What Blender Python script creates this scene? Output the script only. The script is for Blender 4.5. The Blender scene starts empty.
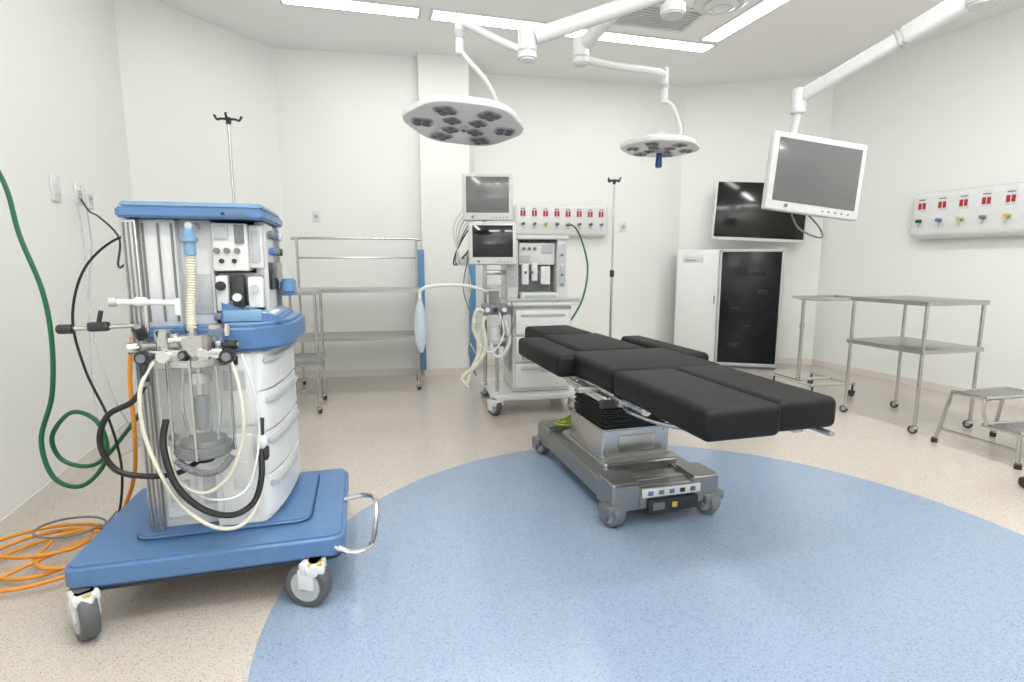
import bpy,bmesh,math,random
from mathutils import Vector,Matrix,Euler
random.seed(4)
SC=bpy.context.scene
R=math.radians
SC.view_settings.view_transform='Standard'
SC.view_settings.look='None'
def link(o): SC.collection.objects.link(o)
# ---------------------------------------------------------------- materials
def M(name,col,rough=.5,metal=0.0,noise=.05,scale=30,emit=None,es=0,alpha=1,coat=0,bump=0,spec=None):
    m=bpy.data.materials.new(name); m.use_nodes=True
    nt=m.node_tree; N=nt.nodes; L=nt.links; p=N['Principled BSDF']
    p.inputs['Roughness'].default_value=rough; p.inputs['Metallic'].default_value=metal
    if spec is not None: p.inputs['Specular IOR Level'].default_value=spec
    tc=N.new('ShaderNodeTexCoord'); nz=N.new('ShaderNodeTexNoise'); nz.inputs['Scale'].default_value=scale; nz.inputs['Detail'].default_value=3
    L.new(tc.outputs['Object'],nz.inputs['Vector'])
    cr=N.new('ShaderNodeValToRGB')
    a=tuple(max(0,c*(1-noise)) for c in col); b=tuple(min(1,c*(1+noise)) for c in col)
    cr.color_ramp.elements[0].position=.3; cr.color_ramp.elements[1].position=.7
    cr.color_ramp.elements[0].color=(*a,1); cr.color_ramp.elements[1].color=(*b,1)
    L.new(nz.outputs['Fac'],cr.inputs['Fac']); L.new(cr.outputs['Color'],p.inputs['Base Color'])
    if emit: p.inputs['Emission Color'].default_value=(*emit,1); p.inputs['Emission Strength'].default_value=es
    if alpha<1: p.inputs['Alpha'].default_value=alpha
    if coat: p.inputs['Coat Weight'].default_value=coat
    if bump:
        bp=N.new('ShaderNodeBump'); bp.inputs['Strength'].default_value=bump; bp.inputs['Distance'].default_value=.002
        L.new(nz.outputs['Fac'],bp.inputs['Height']); L.new(bp.outputs['Normal'],p.inputs['Normal'])
    return m
WALL=M('wall_paint',(.845,.86,.835),.4,0,.008,2)
CEIL=M('ceiling_paint',(.93,.93,.925),.8,0,.008,2)
BASEB=M('skirting',(.74,.70,.65),.4,0,.03,60)
WHITE=M('white_plastic',(.68,.69,.685),.35)
WHITE2=M('white_enamel',(.74,.75,.745),.22,0,.02)
LGREY=M('light_grey_plastic',(.48,.50,.51),.4)
GREY=M('grey_plastic',(.18,.19,.20),.45)
DARK=M('dark_plastic',(.025,.025,.028),.4)
BLACK=M('black_rubber',(.010,.010,.011),.5)
PAD=M('black_vinyl_pad',(.006,.006,.007),.55,0,.2,300,bump=.12,spec=.28)
BLUE=M('blue_plastic',(.09,.19,.38),.35)
BLUE2=M('pale_blue_plastic',(.19,.33,.50),.35)
BLUED=M('deep_blue',(.02,.05,.2),.35)
GUARD=M('blue_guard',(.12,.27,.49),.5)
STEEL=M('stainless_steel',(.55,.55,.54),.22,1,.06,80)
STEELB=M('brushed_steel',(.48,.48,.47),.32,.95,.08,120)
TBASE=M('dark_brushed_steel',(.33,.33,.325),.36,.9,.08,120)
CHROME=M('chrome',(.75,.75,.76),.12,1,.02)
RED=M('red_label',(.45,.015,.025),.4)
YEL=M('yellow_plastic',(.62,.48,.08),.4)
GRN=M('green_hose',(.008,.11,.045),.4)
LIME=M('lime_hose',(.42,.58,.04),.4)
ORA=M('orange_hose',(.75,.31,.04),.4)
CREAM=M('cream_tube',(.66,.64,.54),.35)
GLASSC=M('clear_plastic',(.62,.66,.64),.08,0,.02,alpha=.15)
BAGM=M('translucent_bag',(.62,.70,.78),.3,0,.03,alpha=.8)
SCRG=M('grey_screen',(.15,.155,.155),.18,0,.03,coat=.3)
SCRD=M('dark_screen',(.008,.009,.012),.08,0,.05)
SCRB=M('black_screen',(.004,.004,.004),.12,0,.05)
CABG=M('cabinet_glass',(.006,.007,.010),.2,0,.05,spec=.3)
CABL=M('cabinet_glass_detail',(.014,.016,.024),.3,0,.05,spec=.3)
TUBE=M('tube_light',(1,1,1),.5,emit=(1,.995,.975),es=14)
LED=M('led_lens',(.20,.21,.23),.15,.2)
POD=M('led_surround',(.36,.37,.39),.3)
TYRE=M('grey_tyre',(.10,.105,.11),.5)
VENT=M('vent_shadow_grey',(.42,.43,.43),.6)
def floor_mat():
    m=bpy.data.materials.new('terrazzo_vinyl'); m.use_nodes=True
    nt=m.node_tree;N=nt.nodes;L=nt.links;p=N['Principled BSDF']
    g=N.new('ShaderNodeNewGeometry')
    d=N.new('ShaderNodeVectorMath'); d.operation='DISTANCE'; d.inputs[1].default_value=(.73,1.93,0)
    L.new(g.outputs['Position'],d.inputs[0])
    lt=N.new('ShaderNodeMath'); lt.operation='LESS_THAN'; lt.inputs[1].default_value=1.58
    L.new(d.outputs['Value'],lt.inputs[0])
    def chips(scale,pos,cols):
        v=N.new('ShaderNodeTexVoronoi'); v.inputs['Scale'].default_value=scale
        L.new(g.outputs['Position'],v.inputs['Vector'])
        s=N.new('ShaderNodeSeparateColor'); L.new(v.outputs['Color'],s.inputs[0])
        c=N.new('ShaderNodeValToRGB'); c.color_ramp.interpolation='CONSTANT'
        e=c.color_ramp.elements
        e[0].position=0; e[0].color=(*cols[0],1); e[1].position=pos[0]; e[1].color=(*cols[1],1)
        for q,cc in zip(pos[1:],cols[2:]):
            x=e.new(q); x.color=(*cc,1)
        L.new(s.outputs[0],c.inputs[0]); return c
    beige=chips(330,[.10,.3,.62,.85,.97],[(.37,.32,.27),(.53,.485,.43),(.56,.51,.455),(.585,.535,.48),(.62,.57,.52),(.44,.36,.29)])
    blue=chips(330,[.07,.3,.62,.85,.97],[(.16,.225,.35),(.275,.355,.475),(.29,.37,.49),(.30,.38,.50),(.325,.405,.52),(.19,.27,.42)])
    mx=N.new('ShaderNodeMix'); mx.data_type='RGBA'
    L.new(lt.outputs[0],mx.inputs[0]); L.new(beige.outputs[0],mx.inputs[6]); L.new(blue.outputs[0],mx.inputs[7])
    L.new(mx.outputs[2],p.inputs['Base Color'])
    p.inputs['Roughness'].default_value=.2
    nz=N.new('ShaderNodeTexNoise'); nz.inputs['Scale'].default_value=90; L.new(g.outputs['Position'],nz.inputs['Vector'])
    bp=N.new('ShaderNodeBump'); bp.inputs['Strength'].default_value=.05; bp.inputs['Distance'].default_value=.002
    L.new(nz.outputs['Fac'],bp.inputs['Height']); L.new(bp.outputs['Normal'],p.inputs['Normal'])
    return m
FLOOR=floor_mat()
# ---------------------------------------------------------------- builder
def spline(pts,n=8,closed=False):
    P=[Vector(p) for p in pts]; out=[]
    m=len(P)
    rng=m if closed else m-1
    for i in range(rng):
        if closed: a,b,c,d=P[(i-1)%m],P[i],P[(i+1)%m],P[(i+2)%m]
        else: a,b,c,d=P[max(i-1,0)],P[i],P[i+1],P[min(i+2,m-1)]
        for k in range(n):
            t=k/n
            out.append(.5*((2*b)+(c-a)*t+(2*a-5*b+4*c-d)*t*t+(3*b-a-3*c+d)*t**3))
    if not closed: out.append(P[-1])
    return out
class B:
    def __init__(s): s.bm=bmesh.new(); s.mats=[]
    def mi(s,m):
        if m not in s.mats: s.mats.append(m)
        return s.mats.index(m)
    def add(s,t,mat,mtx=None):
        i=s.mi(mat)
        if mtx is not None: t.transform(mtx)
        for f in t.faces: f.material_index=i
        me=bpy.data.meshes.new('t'); t.to_mesh(me); t.free(); s.bm.from_mesh(me); bpy.data.meshes.remove(me)
        return s
    def box(s,c,d,mat,bev=.004,rot=(0,0,0),seg=2,mtx=None):
        t=bmesh.new(); bmesh.ops.create_cube(t,size=1,matrix=Matrix.Diagonal((*d,1)))
        bev=min(bev,min(d)*.49)
        if bev>0: bmesh.ops.bevel(t,geom=t.edges[:],offset=bev,segments=seg,profile=.5,affect='EDGES')
        m4=Matrix.Translation(c)@Euler(rot).to_matrix().to_4x4()
        return s.add(t,mat,m4 if mtx is None else mtx@m4)
    def bx(s,x0,x1,y0,y1,z0,z1,mat,bev=.004,seg=2):
        return s.box(((x0+x1)/2,(y0+y1)/2,(z0+z1)/2),(abs(x1-x0),abs(y1-y0),abs(z1-z0)),mat,bev,seg=seg)
    def cyl(s,a,b,r,mat,r2=None,seg=20,bev=0):
        a=Vector(a);b=Vector(b);v=b-a
        t=bmesh.new(); bmesh.ops.create_cone(t,cap_ends=True,segments=seg,radius1=r,radius2=r if r2 is None else r2,depth=v.length)
        if bev: bmesh.ops.bevel(t,geom=[e for e in t.edges if len(e.link_faces)==2 and any(len(f.verts)>4 for f in e.link_faces)],offset=bev,segments=2,affect='EDGES')
        return s.add(t,mat,Matrix.Translation((a+b)/2)@v.to_track_quat('Z','Y').to_matrix().to_4x4())
    def sph(s,c,r,mat,sc=(1,1,1),seg=16):
        t=bmesh.new(); bmesh.ops.create_uvsphere(t,u_segments=seg,v_segments=seg//2+2,radius=r)
        return s.add(t,mat,Matrix.Translation(c)@Matrix.Diagonal((*sc,1)))
    def tube(s,pts,r,mat,smooth=True,corr=0,closed=False,seg=8,n=8):
        P=spline(pts,n,closed) if smooth else [Vector(p) for p in pts]
        if corr:
            Q=[P[0]];acc=0
            step=corr/2
            for i in range(1,len(P)):
                d=P[i]-P[i-1]; l=d.length; pos=step-acc
                while pos<=l:
                    Q.append(P[i-1]+d*(pos/l) if l>0 else P[i]); pos+=step
                acc=(acc+l)%step
            P=Q
        t=bmesh.new(); rings=[]; m=len(P)
        if m<2: return s
        tan=(P[1]-P[0]).normalized(); up=tan.orthogonal().normalized()
        for i in range(m):
            if closed: nt=(P[(i+1)%m]-P[i-1]).normalized()
            elif i==0: nt=(P[1]-P[0]).normalized()
            elif i==m-1: nt=(P[-1]-P[-2]).normalized()
            else: nt=(P[i+1]-P[i-1]).normalized()
            up=(up-nt*up.dot(nt)); 
            up=up.normalized() if up.length>1e-6 else nt.orthogonal().normalized()
            bi=nt.cross(up); rr=r*(1.0 if not corr else (1.12 if i%2 else .84))
            rings.append([t.verts.new(P[i]+(up*math.cos(2*math.pi*k/seg)+bi*math.sin(2*math.pi*k/seg))*rr) for k in range(seg)])
        for i in range(m if closed else m-1):
            a=rings[i];b=rings[(i+1)%m]
            for k in range(seg): t.faces.new((a[k],a[(k+1)%seg],b[(k+1)%seg],b[k]))
        if not closed:
            t.faces.new(rings[0][::-1]); t.faces.new(rings[-1])
        return s.add(t,mat)
    def prism(s,poly,z0,z1,mat,bev=0,seg=2,mtx=None):
        t=bmesh.new(); lo=[t.verts.new((x,y,z0)) for x,y in poly]; hi=[t.verts.new((x,y,z1)) for x,y in poly]
        n=len(poly)
        fs=[t.faces.new(lo[::-1]),t.faces.new(hi)]
        for i in range(n): t.faces.new((lo[i],lo[(i+1)%n],hi[(i+1)%n],hi[i]))
        bmesh.ops.recalc_face_normals(t,faces=t.faces[:])
        if bev:
            ge=list({e for f in fs for e in f.edges})
            bmesh.ops.bevel(t,geom=ge,offset=bev,segments=seg,affect='EDGES',clamp_overlap=True)
        return s.add(t,mat,mtx)
    def lathe(s,prof,mat,c=(0,0,0),seg=32,mtx=None,fn=None):
        t=bmesh.new(); rings=[]
        for r,z in prof:
            rings.append([t.verts.new((r*(fn(2*math.pi*k/seg) if fn else 1)*math.cos(2*math.pi*k/seg),r*(fn(2*math.pi*k/seg) if fn else 1)*math.sin(2*math.pi*k/seg),z)) for k in range(seg)])
        for a,b in zip(rings,rings[1:]):
            for k in range(seg): t.faces.new((a[k],a[(k+1)%seg],b[(k+1)%seg],b[k]))
        t.faces.new(rings[0][::-1]); t.faces.new(rings[-1])
        bmesh.ops.recalc_face_normals(t,faces=t.faces[:])
        M4=Matrix.Translation(c)
        if mtx is not None: M4=mtx@M4
        return s.add(t,mat,M4)
    def obj(s,name,parent=None,loc=(0,0,0),rot=(0,0,0),label=None,cat=None,angle=38):
        me=bpy.data.meshes.new(name); s.bm.to_mesh(me); s.bm.free()
        for m in s.mats: me.materials.append(m)
        me.shade_smooth(); me.set_sharp_from_angle(angle=R(angle))
        o=bpy.data.objects.new(name,me); link(o); o.location=loc; o.rotation_euler=rot
        if parent: o.parent=parent
        if label: o['label']=label
        if cat: o['category']=cat
        return o
def thing(name,label,cat,loc=(0,0,0),rz=0,group=None):
    e=bpy.data.objects.new(name,None); e.empty_display_size=.1; link(e); e.location=loc; e.rotation_euler=(0,0,R(rz))
    e['label']=label; e['category']=cat
    if group: e['group']=group
    return e
def rrect(x0,x1,y0,y1,r,n=5):
    out=[]
    for cx,cy,a0 in ((x1-r,y1-r,0),(x0+r,y1-r,90),(x0+r,y0+r,180),(x1-r,y0+r,270)):
        for k in range(n+1):
            a=R(a0+90*k/n); out.append((cx+r*math.cos(a),cy+r*math.sin(a)))
    return out
# ---------------------------------------------------------------- room
H=3.25
pts=[(-1.10,-1.2),(-2.97,4.38),(-2.30,5.60),(-.95,5.83),(-.93,5.72),(-.44,5.84),(-.42,6.30),(2.05,6.80),(3.55,6.35),(6.33,-1.2)]
names=['left','corner_left','back_left','pillar_return','pillar','pillar_side','back','corner_right','right','front']
def poly_obj(name,z0,z1,mat):
    b=B(); b.prism(pts,z0,z1,mat); o=b.obj(name); o['kind']='structure'; return o
poly_obj('floor',-.1,0,FLOOR)
poly_obj('ceiling',H,H+.1,CEIL)
for i,nm in enumerate(names):
    p=Vector(pts[i]); q=Vector(pts[(i+1)%len(pts)]); d=(q-p); L=d.length; d.normalize(); n=Vector((-d.y,d.x))
    T=.02 if nm in('pillar_return',) else .1
    for nme,z0,z1,o0,o1,mt in (('wall_'+nm,0,H,0,T,WALL),('baseboard_'+nm,0,.07,-.006,0,BASEB)):
        b=B()
        a1=p+n*o0;a2=q+n*o0;a3=q+n*o1;a4=p+n*o1
        b.prism([tuple(a1),tuple(a2),tuple(a3),tuple(a4)],z0,z1,mt)
        o=b.obj(nme); o['kind']='structure'
def wallframe(i,s,z,off=0):
    p=Vector(pts[i]); q=Vector(pts[i+1]); d=(q-p).normalized(); n=Vector((d.y,-d.x))
    w=p+d*s+n*off
    return (w.x,w.y,z),math.degrees(math.atan2(d.y,d.x))
for k,(x,y,a) in enumerate([(-.945,5.70,14),(-.425,5.825,14)]):
    b=B(); b.box((0,-.006,.70),(.07,.012,1.26),GUARD,.005); b.box((-.033 if k==0 else .033,.03,.70),(.012,.08,1.26),GUARD,.005)
    o=b.obj('corner_guard',loc=(x,y,0),rot=(0,0,R(a)),label='tall blue plastic corner guard on the wall pillar',cat='wall guard'); o['group']='pillar corner guards'
# ---------------------------------------------------------------- ceiling lights and added uplight
def striplight(x0,y0,x1,y1,w=.17):
    L=math.hypot(x1-x0,y1-y0); a=math.atan2(y1-y0,x1-x0)
    t=thing('ceiling_light','long recessed fluorescent ceiling light with white frame','light',((x0+x1)/2,(y0+y1)/2,H),math.degrees(a),'recessed ceiling strip lights')
    b=B()
    for yy in (-w/2-.012,w/2+.012): b.box((0,yy,-.004),(L+.05,.024,.008),WHITE2,.002)
    for xx in (-L/2-.012,L/2+.012): b.box((xx,0,-.004),(.024,w,.008),WHITE2,.002)
    b.obj('frame',t)
    b=B(); b.box((0,0,-.003),(L,w,.005),TUBE,0)
    b.obj('diffuser',t)
striplight(-1.80,4.60,-.78,4.86); striplight(-.66,4.89,.32,5.16); striplight(.45,5.22,1.90,5.62)
striplight(1.84,5.42,2.24,4.15)
striplight(2.36,3.7,2.75,2.4); striplight(-1.55,3.9,-1.15,2.6); striplight(-.95,1.8,-.55,.5)
striplight(-.3,.3,1.2,.72); striplight(1.6,.8,3.0,1.2)
def area(x,y,sx,sy,p,rz=15,z=H-.03,up=False):
    l=bpy.data.lights.new('ceiling_and_fill_lamp','AREA'); l.shape='RECTANGLE'; l.size=sx; l.size_y=sy; l.energy=p; l.color=(1,.99,.975)
    o=bpy.data.objects.new('ceiling_and_fill_lamp',l); link(o); o.location=(x,y,z); o.rotation_euler=(R(180) if up else 0,0,R(rz))
area(.45,.51,1.4,.17,22); area(2.3,1.0,1.4,.17,22); area(-.75,1.15,.17,1.3,15); area(2.55,3.05,.17,1.3,22)
area(1.4,-.5,3.0,.8,95,z=1.9,up=True)  # added unseen fill lamp behind the camera, aimed up to brighten the ceiling
t=thing('air_vent','white louvred air return grille in the ceiling','vent',(1.22,4.93,H),15)
b=B()
for s in(-1,1): b.box((0,s*.2,-.008),(.7,.03,.016),WHITE2,.003); b.box((s*.35,0,-.008),(.03,.4,.016),WHITE2,.003)
b.obj('frame',t)
b=B()
for k in range(9): b.box((0,-.165+k*.041,-.008),(.67,.014,.012),WHITE,0,rot=(R(20),0,0))
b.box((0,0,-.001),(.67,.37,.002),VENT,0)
b.obj('louvre',t)
t=thing('ceiling_diffuser','round white ceiling air diffuser with stepped rings','vent',(1.66,4.66,H),0)
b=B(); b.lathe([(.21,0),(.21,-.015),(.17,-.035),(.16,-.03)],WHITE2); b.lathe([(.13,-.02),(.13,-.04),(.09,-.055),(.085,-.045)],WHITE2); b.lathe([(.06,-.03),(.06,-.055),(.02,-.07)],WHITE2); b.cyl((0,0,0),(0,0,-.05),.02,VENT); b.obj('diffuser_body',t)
# ---------------------------------------------------------------- wall plates
def plate(i,s,z,kind,w=.08,h=.13):
    loc,a=wallframe(i,s,z,0)
    t=thing('light_switch' if kind=='switch' else 'wall_outlet','white rectangular wall %s'%('switch plate' if kind=='switch' else 'power outlet plate'),'switch' if kind=='switch' else 'outlet',loc,a)
    b=B(); b.box((0,-.006,0),(w,.012,h),WHITE2,.004); b.obj('plate',t)
    b=B()
    if kind=='switch': b.box((0,-.015,0),(w*.45,.01,h*.45),WHITE,.003)
    else:
        b.cyl((0,-.011,0),(0,-.016,0),w*.3,LGREY)
        for dx in(-.012,0,.012): b.cyl((dx,-.012,0),(dx,-.0175,0),.003,DARK,seg=8)
    b.obj('rocker' if kind=='switch' else 'socket',t)
plate(0,4.56,1.61,'switch',.10,.145); plate(0,4.86,1.61,'outlet',.09,.12); plate(0,5.02,1.60,'outlet',.09,.12)
plate(2,.32,1.66,'outlet',.07,.11); plate(6,1.78,1.62,'outlet',.09,.12)
# ---------------------------------------------------------------- medical gas panels
def gaspanel(i,s,z,L,h,n,lab,dep=.10,rw=.42,rh=.17):
    loc,a=wallframe(i,s,z,0)
    t=thing('medical_gas_panel',lab,'gas panel',loc,a)
    b=B(); b.box((0,-dep/2,0),(L,dep,h),WHITE2,dep*.48,seg=6); b.obj('housing',t)
    cols=[GRN,BLUE,YEL,GREY,YEL,GREY,GRN,BLUE]
    for k in range(n):
        x=-L/2+L*(k+.7)/(n+.4); y=-dep-.001
        b=B()
        b.box((x-L/n*rw*.28,y,h*.2),(L/n*rw*.42,.006,h*rh),RED,.001); b.box((x+L/n*rw*.28,y,h*.2),(L/n*rw*.42,.006,h*rh),RED,.001)
        b.box((x,y,h*.33),(L/n*.32,.004,.010),GREY,0); b.box((x,y+.001,h*.24),(L/n*.44,.003,h*.32),WHITE,.001)
        b.obj('label_plate',t)
        b=B(); b.cyl((x,-dep+.002,-h*.12),(x,-dep-.02,-h*.12),.022,CHROME,seg=16); b.cyl((x,-dep-.02,-h*.12),(x,-dep-.055,-h*.12),.016,cols[k%8],seg=12); b.cyl((x,-dep-.03,-h*.12),(x,-dep-.03,-h*.26),.007,LGREY,seg=8); b.obj('gas_outlet',t)
gaspanel(6,1.0,1.68,1.12,.37,8,'white wall-mounted medical gas panel with red labels above small outlets')
gaspanel(8,1.78,1.63,1.45,.43,8,'long white medical gas rail with red labels and coloured outlets',.15,.36,.13)
# ---------------------------------------------------------------- casters
def caster(parent,x,y,top,r=.05,w=.028,a=0,fork=WHITE,hub=WHITE,tyre=TYRE,big=False):
    b=B()
    b.cyl((0,0,top),(0,0,r*1.6),r*.3,fork,seg=12)
    if big:
        b.bx(-w*.75,w*.75,-r*.3,r*.55,r*1.55,top,fork,.008)
        for s in(-1,1): b.box((s*w*.62,r*.25,r*1.35),(w*.22,r*.75,r*.9),fork,.004)
    else:
        b.box((0,.0,r*1.55),(w*2.1,r*1.3,r*.7),fork,.006)
        for s in(-1,1): b.box((s*w*.9,.01,r*1.15),(w*.3,r*.8,r*1.0),fork,.004)
    o=b.obj('caster',parent,(x,y,0),(0,0,R(a)))
    oy=r*.35 if big else .01
    b=B()
    b.lathe([(r*.70,-w/2),(r*.94,-w/2),(r,-w*.3),(r,w*.3),(r*.94,w/2),(r*.70,w/2)],tyre,seg=36,mtx=Matrix.Translation((0,oy,r))@Matrix.Rotation(R(90),4,'Y'))
    b.cyl((-w/2-.003,oy,r),(w/2+.003,oy,r),r*.72,hub,seg=28,bev=.003); b.cyl((-w/2-.008,oy,r),(w/2+.008,oy,r),r*.15,STEEL,seg=10)
    b.obj('wheel',o)
    return o
# ---------------------------------------------------------------- FRONT ANAESTHESIA MACHINE
A=thing('anesthesia_machine','white and blue anaesthesia workstation on a wide blue wheeled base','medical machine',(-.594,1.81,0),15.2)
b=B(); b.prism(rrect(-.86,0,0,.68,.05),.165,.245,BLUE,.014,3); b.prism(rrect(-.70,-.12,.13,.62,.05),.245,.262,BLUE,.010,3)
b.prism(rrect(-.85,-.01,.01,.67,.05),.155,.165,DARK)
b.obj('base',A)
for x,y,r,a in((-.79,-.01,.088,35),(-.10,-.005,.08,62),(-.10,.60,.07,20),(-.79,.60,.07,0)):
    caster(A,x,y,.17,r,.05,a,fork=WHITE2,hub=LGREY,big=y<.1)
for x,y in((-.79,.005),(-.10,.005)):
    b=B(); b.box((x,y-.012,.145),(.066,.064,.035),WHITE2,.008); b.box((x,y-.013,.166),(.05,.058,.008),YEL,.003); b.obj('brake_pedal',A)
b=B(); b.tube([(-.03,.01,.20),(.02,-.02,.19),(.075,-.01,.19),(.10,.04,.20),(.115,.20,.235),(.11,.28,.25),(.07,.32,.25),(-.01,.32,.24)],.010,CHROME)
b.obj('push_handle',A,label='bent chrome tube handle')
b=B()
b.bx(-.655,-.30,.19,.60,.26,.97,WHITE,.01)
b.bx(-.655,-.61,.165,.20,.26,1.34,STEELB,.004)
for k in range(3): b.bx(-.648+k*.014,-.643+k*.014,.162,.168,.28,1.33,GREY,0)
b.bx(-.60,-.31,.178,.192,.30,.88,WHITE2,.006)
b.bx(-.59,-.50,.172,.182,.34,.50,WHITE,.004); b.bx(-.48,-.40,.172,.182,.34,.46,LGREY,.004)
b.bx(-.585,-.52,.168,.176,.36,.44,LGREY,.003); b.bx(-.59,-.52,.170,.182,.56,.84,LGREY,.004); b.cyl((-.555,.168,.60),(-.555,.16,.60),.015,GREY,seg=16)
b.obj('chassis',A)
b=B()
b.bx(-.655,-.505,.20,.60,.97,1.345,WHITE,.012)
for x in(-.605,-.56,-.52): b.bx(x,x+.006,.194,.202,1.0,1.33,GREY,0)
b.bx(-.51,-.405,.235,.60,.97,1.345,WHITE2,.006); b.bx(-.50,-.415,.230,.238,1.02,1.16,LGREY,.003)
b.bx(-.45,-.235,.42,.60,.97,1.345,LGREY,.01)
b.bx(-.275,-.235,.26,.60,1.0,1.345,WHITE,.01)
b.obj('upper_column',A)
b=B(); b.prism(rrect(-.665,-.218,.145,.62,.025),1.345,1.378,BLUE,.006); b.prism(rrect(-.655,-.228,.155,.61,.025),1.378,1.397,BLUE2,.006)
b.cyl((-.345,.146,1.361),(-.345,.142,1.361),.006,DARK,seg=12)
x=-.333
for wd,hh in((.007,.010),(.005,.008),(.007,.008),(.005,.010),(.007,.008),(.006,.008),(.007,.010),(.005,.008)):
    b.bx(x,x+wd*.75,.1425,.146,1.356,1.356+hh,GREY,0); x+=wd+.002
b.obj('top_shelf',A)
b=B()
b.bx(-.40,-.285,.20,.44,1.17,1.335,WHITE2,.008)
b.bx(-.39,-.345,.192,.202,1.28,1.325,LGREY,.002)
for k in range(3): b.cyl((-.383+k*.032,.20,1.24),(-.383+k*.032,.187,1.24),.010,GREY,seg=14)
for k in range(2): b.cyl((-.37+k*.04,.20,1.205),(-.37+k*.04,.19,1.205),.008,DARK,seg=12)
b.bx(-.325,-.295,.192,.202,1.265,1.328,GREY,.002)
b.bx(-.285,-.24,.22,.40,1.18,1.33,WHITE,.006); b.bx(-.275,-.25,.213,.222,1.20,1.31,LGREY,.003)
b.obj('gauge_module',A)
b=B()
b.bx(-.40,-.24,.26,.42,1.0,1.165,LGREY,.008)
b.bx(-.395,-.355,.19,.24,1.03,1.155,WHITE,.008); b.cyl((-.375,.188,1.12),(-.375,.165,1.12),.016,DARK,seg=18,bev=.003)
b.bx(-.345,-.305,.19,.24,1.03,1.155,DARK,.006); b.cyl((-.325,.188,1.08),(-.325,.168,1.08),.014,WHITE2,seg=16)
b.bx(-.295,-.245,.20,.24,1.04,1.15,WHITE2,.008); b.cyl((-.27,.2,1.11),(-.27,.18,1.11),.014,LGREY,seg=16)
b.bx(-.41,-.24,.20,.26,1.0,1.025,STEELB,.004)
b.obj('vaporizer',A)
b=B()
for k in range(3): b.cyl((-.23,.30+.09*k,1.30),(-.21,.30+.09*k,1.30),.016,[GREY,BLUE,WHITE2][k],seg=14)
for k in range(3): b.cyl((-.23,.30+.09*k,1.24),(-.21,.30+.09*k,1.24),.014,[BLUE,GREY,GRN][k],seg=14)
b.bx(-.24,-.225,.28,.56,1.10,1.20,SCRD,.003)
b.obj('flow_control',A)
b=B(); b.prism(rrect(-.225,-.165,.42,.56,.02),1.07,1.08,BLUE,.004); b.prism(rrect(-.22,-.17,.43,.55,.02),1.08,1.135,GUARD,.008)
b.obj('side_bin',A,label='blue plastic side bin')
b=B(); b.cyl((-.45,.14,1.31),(-.45,.14,1.22),.018,BLUE2,seg=18,bev=.004); b.cyl((-.45,.14,1.265),(-.45,.14,1.285),.026,BLUE2,seg=18,bev=.004); b.cyl((-.45,.14,1.32),(-.45,.30,1.32),.012,LGREY,seg=12)
b.obj('bacterial_filter',A)
b=B(); b.tube([(-.45,.14,1.22),(-.452,.13,1.12),(-.455,.11,1.04),(-.45,.09,.98)],.015,CREAM,corr=.009,seg=14)
b.obj('corrugated_hose',A)
b=B()
b.prism([(-.60,.12),(-.36,.12),(-.36,.60),(-.60,.60)],.95,.985,BLUE,.008,3)
b.prism([(-.38,.115),(-.27,.115),(-.19,.19),(-.155,.30),(-.15,.60),(-.38,.60)],.895,.985,BLUE,.012,3)
b.prism([(-.37,.125),(-.275,.125),(-.20,.195),(-.165,.305),(-.16,.59),(-.37,.59)],.985,.992,BLUE2,.003)
b.obj('work_surface',A)
b=B()
# wedge-shaped sloping console
def wedge(b,mat,x0,x1,y0,y1,z0,zf,zb,inset=0):
    t=bmesh.new()
    v=[t.verts.new(p) for p in((x0,y0,z0),(x1,y0,z0),(x1,y1,z0),(x0,y1,z0),(x0,y0,zb),(x1,y0,zf),(x1,y1,zf),(x0,y1,zb))]
    for f in((3,2,1,0),(4,5,6,7),(0,1,5,4),(1,2,6,5),(2,3,7,6),(3,0,4,7)): t.faces.new([v[i] for i in f])
    bmesh.ops.bevel(t,geom=t.edges[:],offset=.006,segments=2,affect='EDGES'); b.add(t,mat)
wedge(b,BLUE,-.385,-.185,.185,.56,.985,1.0,1.07)
sl=math.atan2(.07,.20)
pm=Matrix.Translation((-.285,.3725,1.036))@Euler((0,sl,0)).to_matrix().to_4x4()
b.box((0,0,.002),(.17,.34,.006),BLUE2,.002,mtx=pm); b.box((-.01,-.06,.006),(.09,.15,.004),SCRD,.001,mtx=pm)
for i in range(3):
    for j in range(4): b.box((-.04+.036*i,.05+.032*j,.006),(.02,.018,.006),[WHITE2,BLUE,LGREY][(i+j)%3],.002,mtx=pm)
for j in range(4): b.box((.065,-.14+.04*j,.006),(.02,.02,.006),WHITE2,.002,mtx=pm)
b.bx(-.375,-.25,.178,.187,.995,1.035,BLUE2,.003)
b.obj('control_panel',A)
def qb(p0,p1,p2,n=9):
    out=[]
    for k in range(n+1):
        t=k/n; out.append(((1-t)**2*p0[0]+2*t*(1-t)*p1[0]+t*t*p2[0],(1-t)**2*p0[1]+2*t*(1-t)*p1[1]+t*t*p2[1]))
    return out
b=B(); b.prism([(-.43,.145)]+qb((-.285,.145),(-.225,.16),(-.225,.59))+[(-.43,.60)],.26,.90,WHITE,.006)
b.bx(-.41,-.30,.138,.148,.30,.60,WHITE2,.004); b.bx(-.39,-.33,.134,.14,.85,.88,SCRD,.001); b.bx(-.41,-.29,.138,.148,.63,.89,WHITE2,.004); b.bx(-.38,-.31,.132,.14,.76,.83,LGREY,.003); b.bx(-.37,-.32,.134,.14,.40,.50,WHITE,.003)
b.obj('drawer_cabinet',A)
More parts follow.
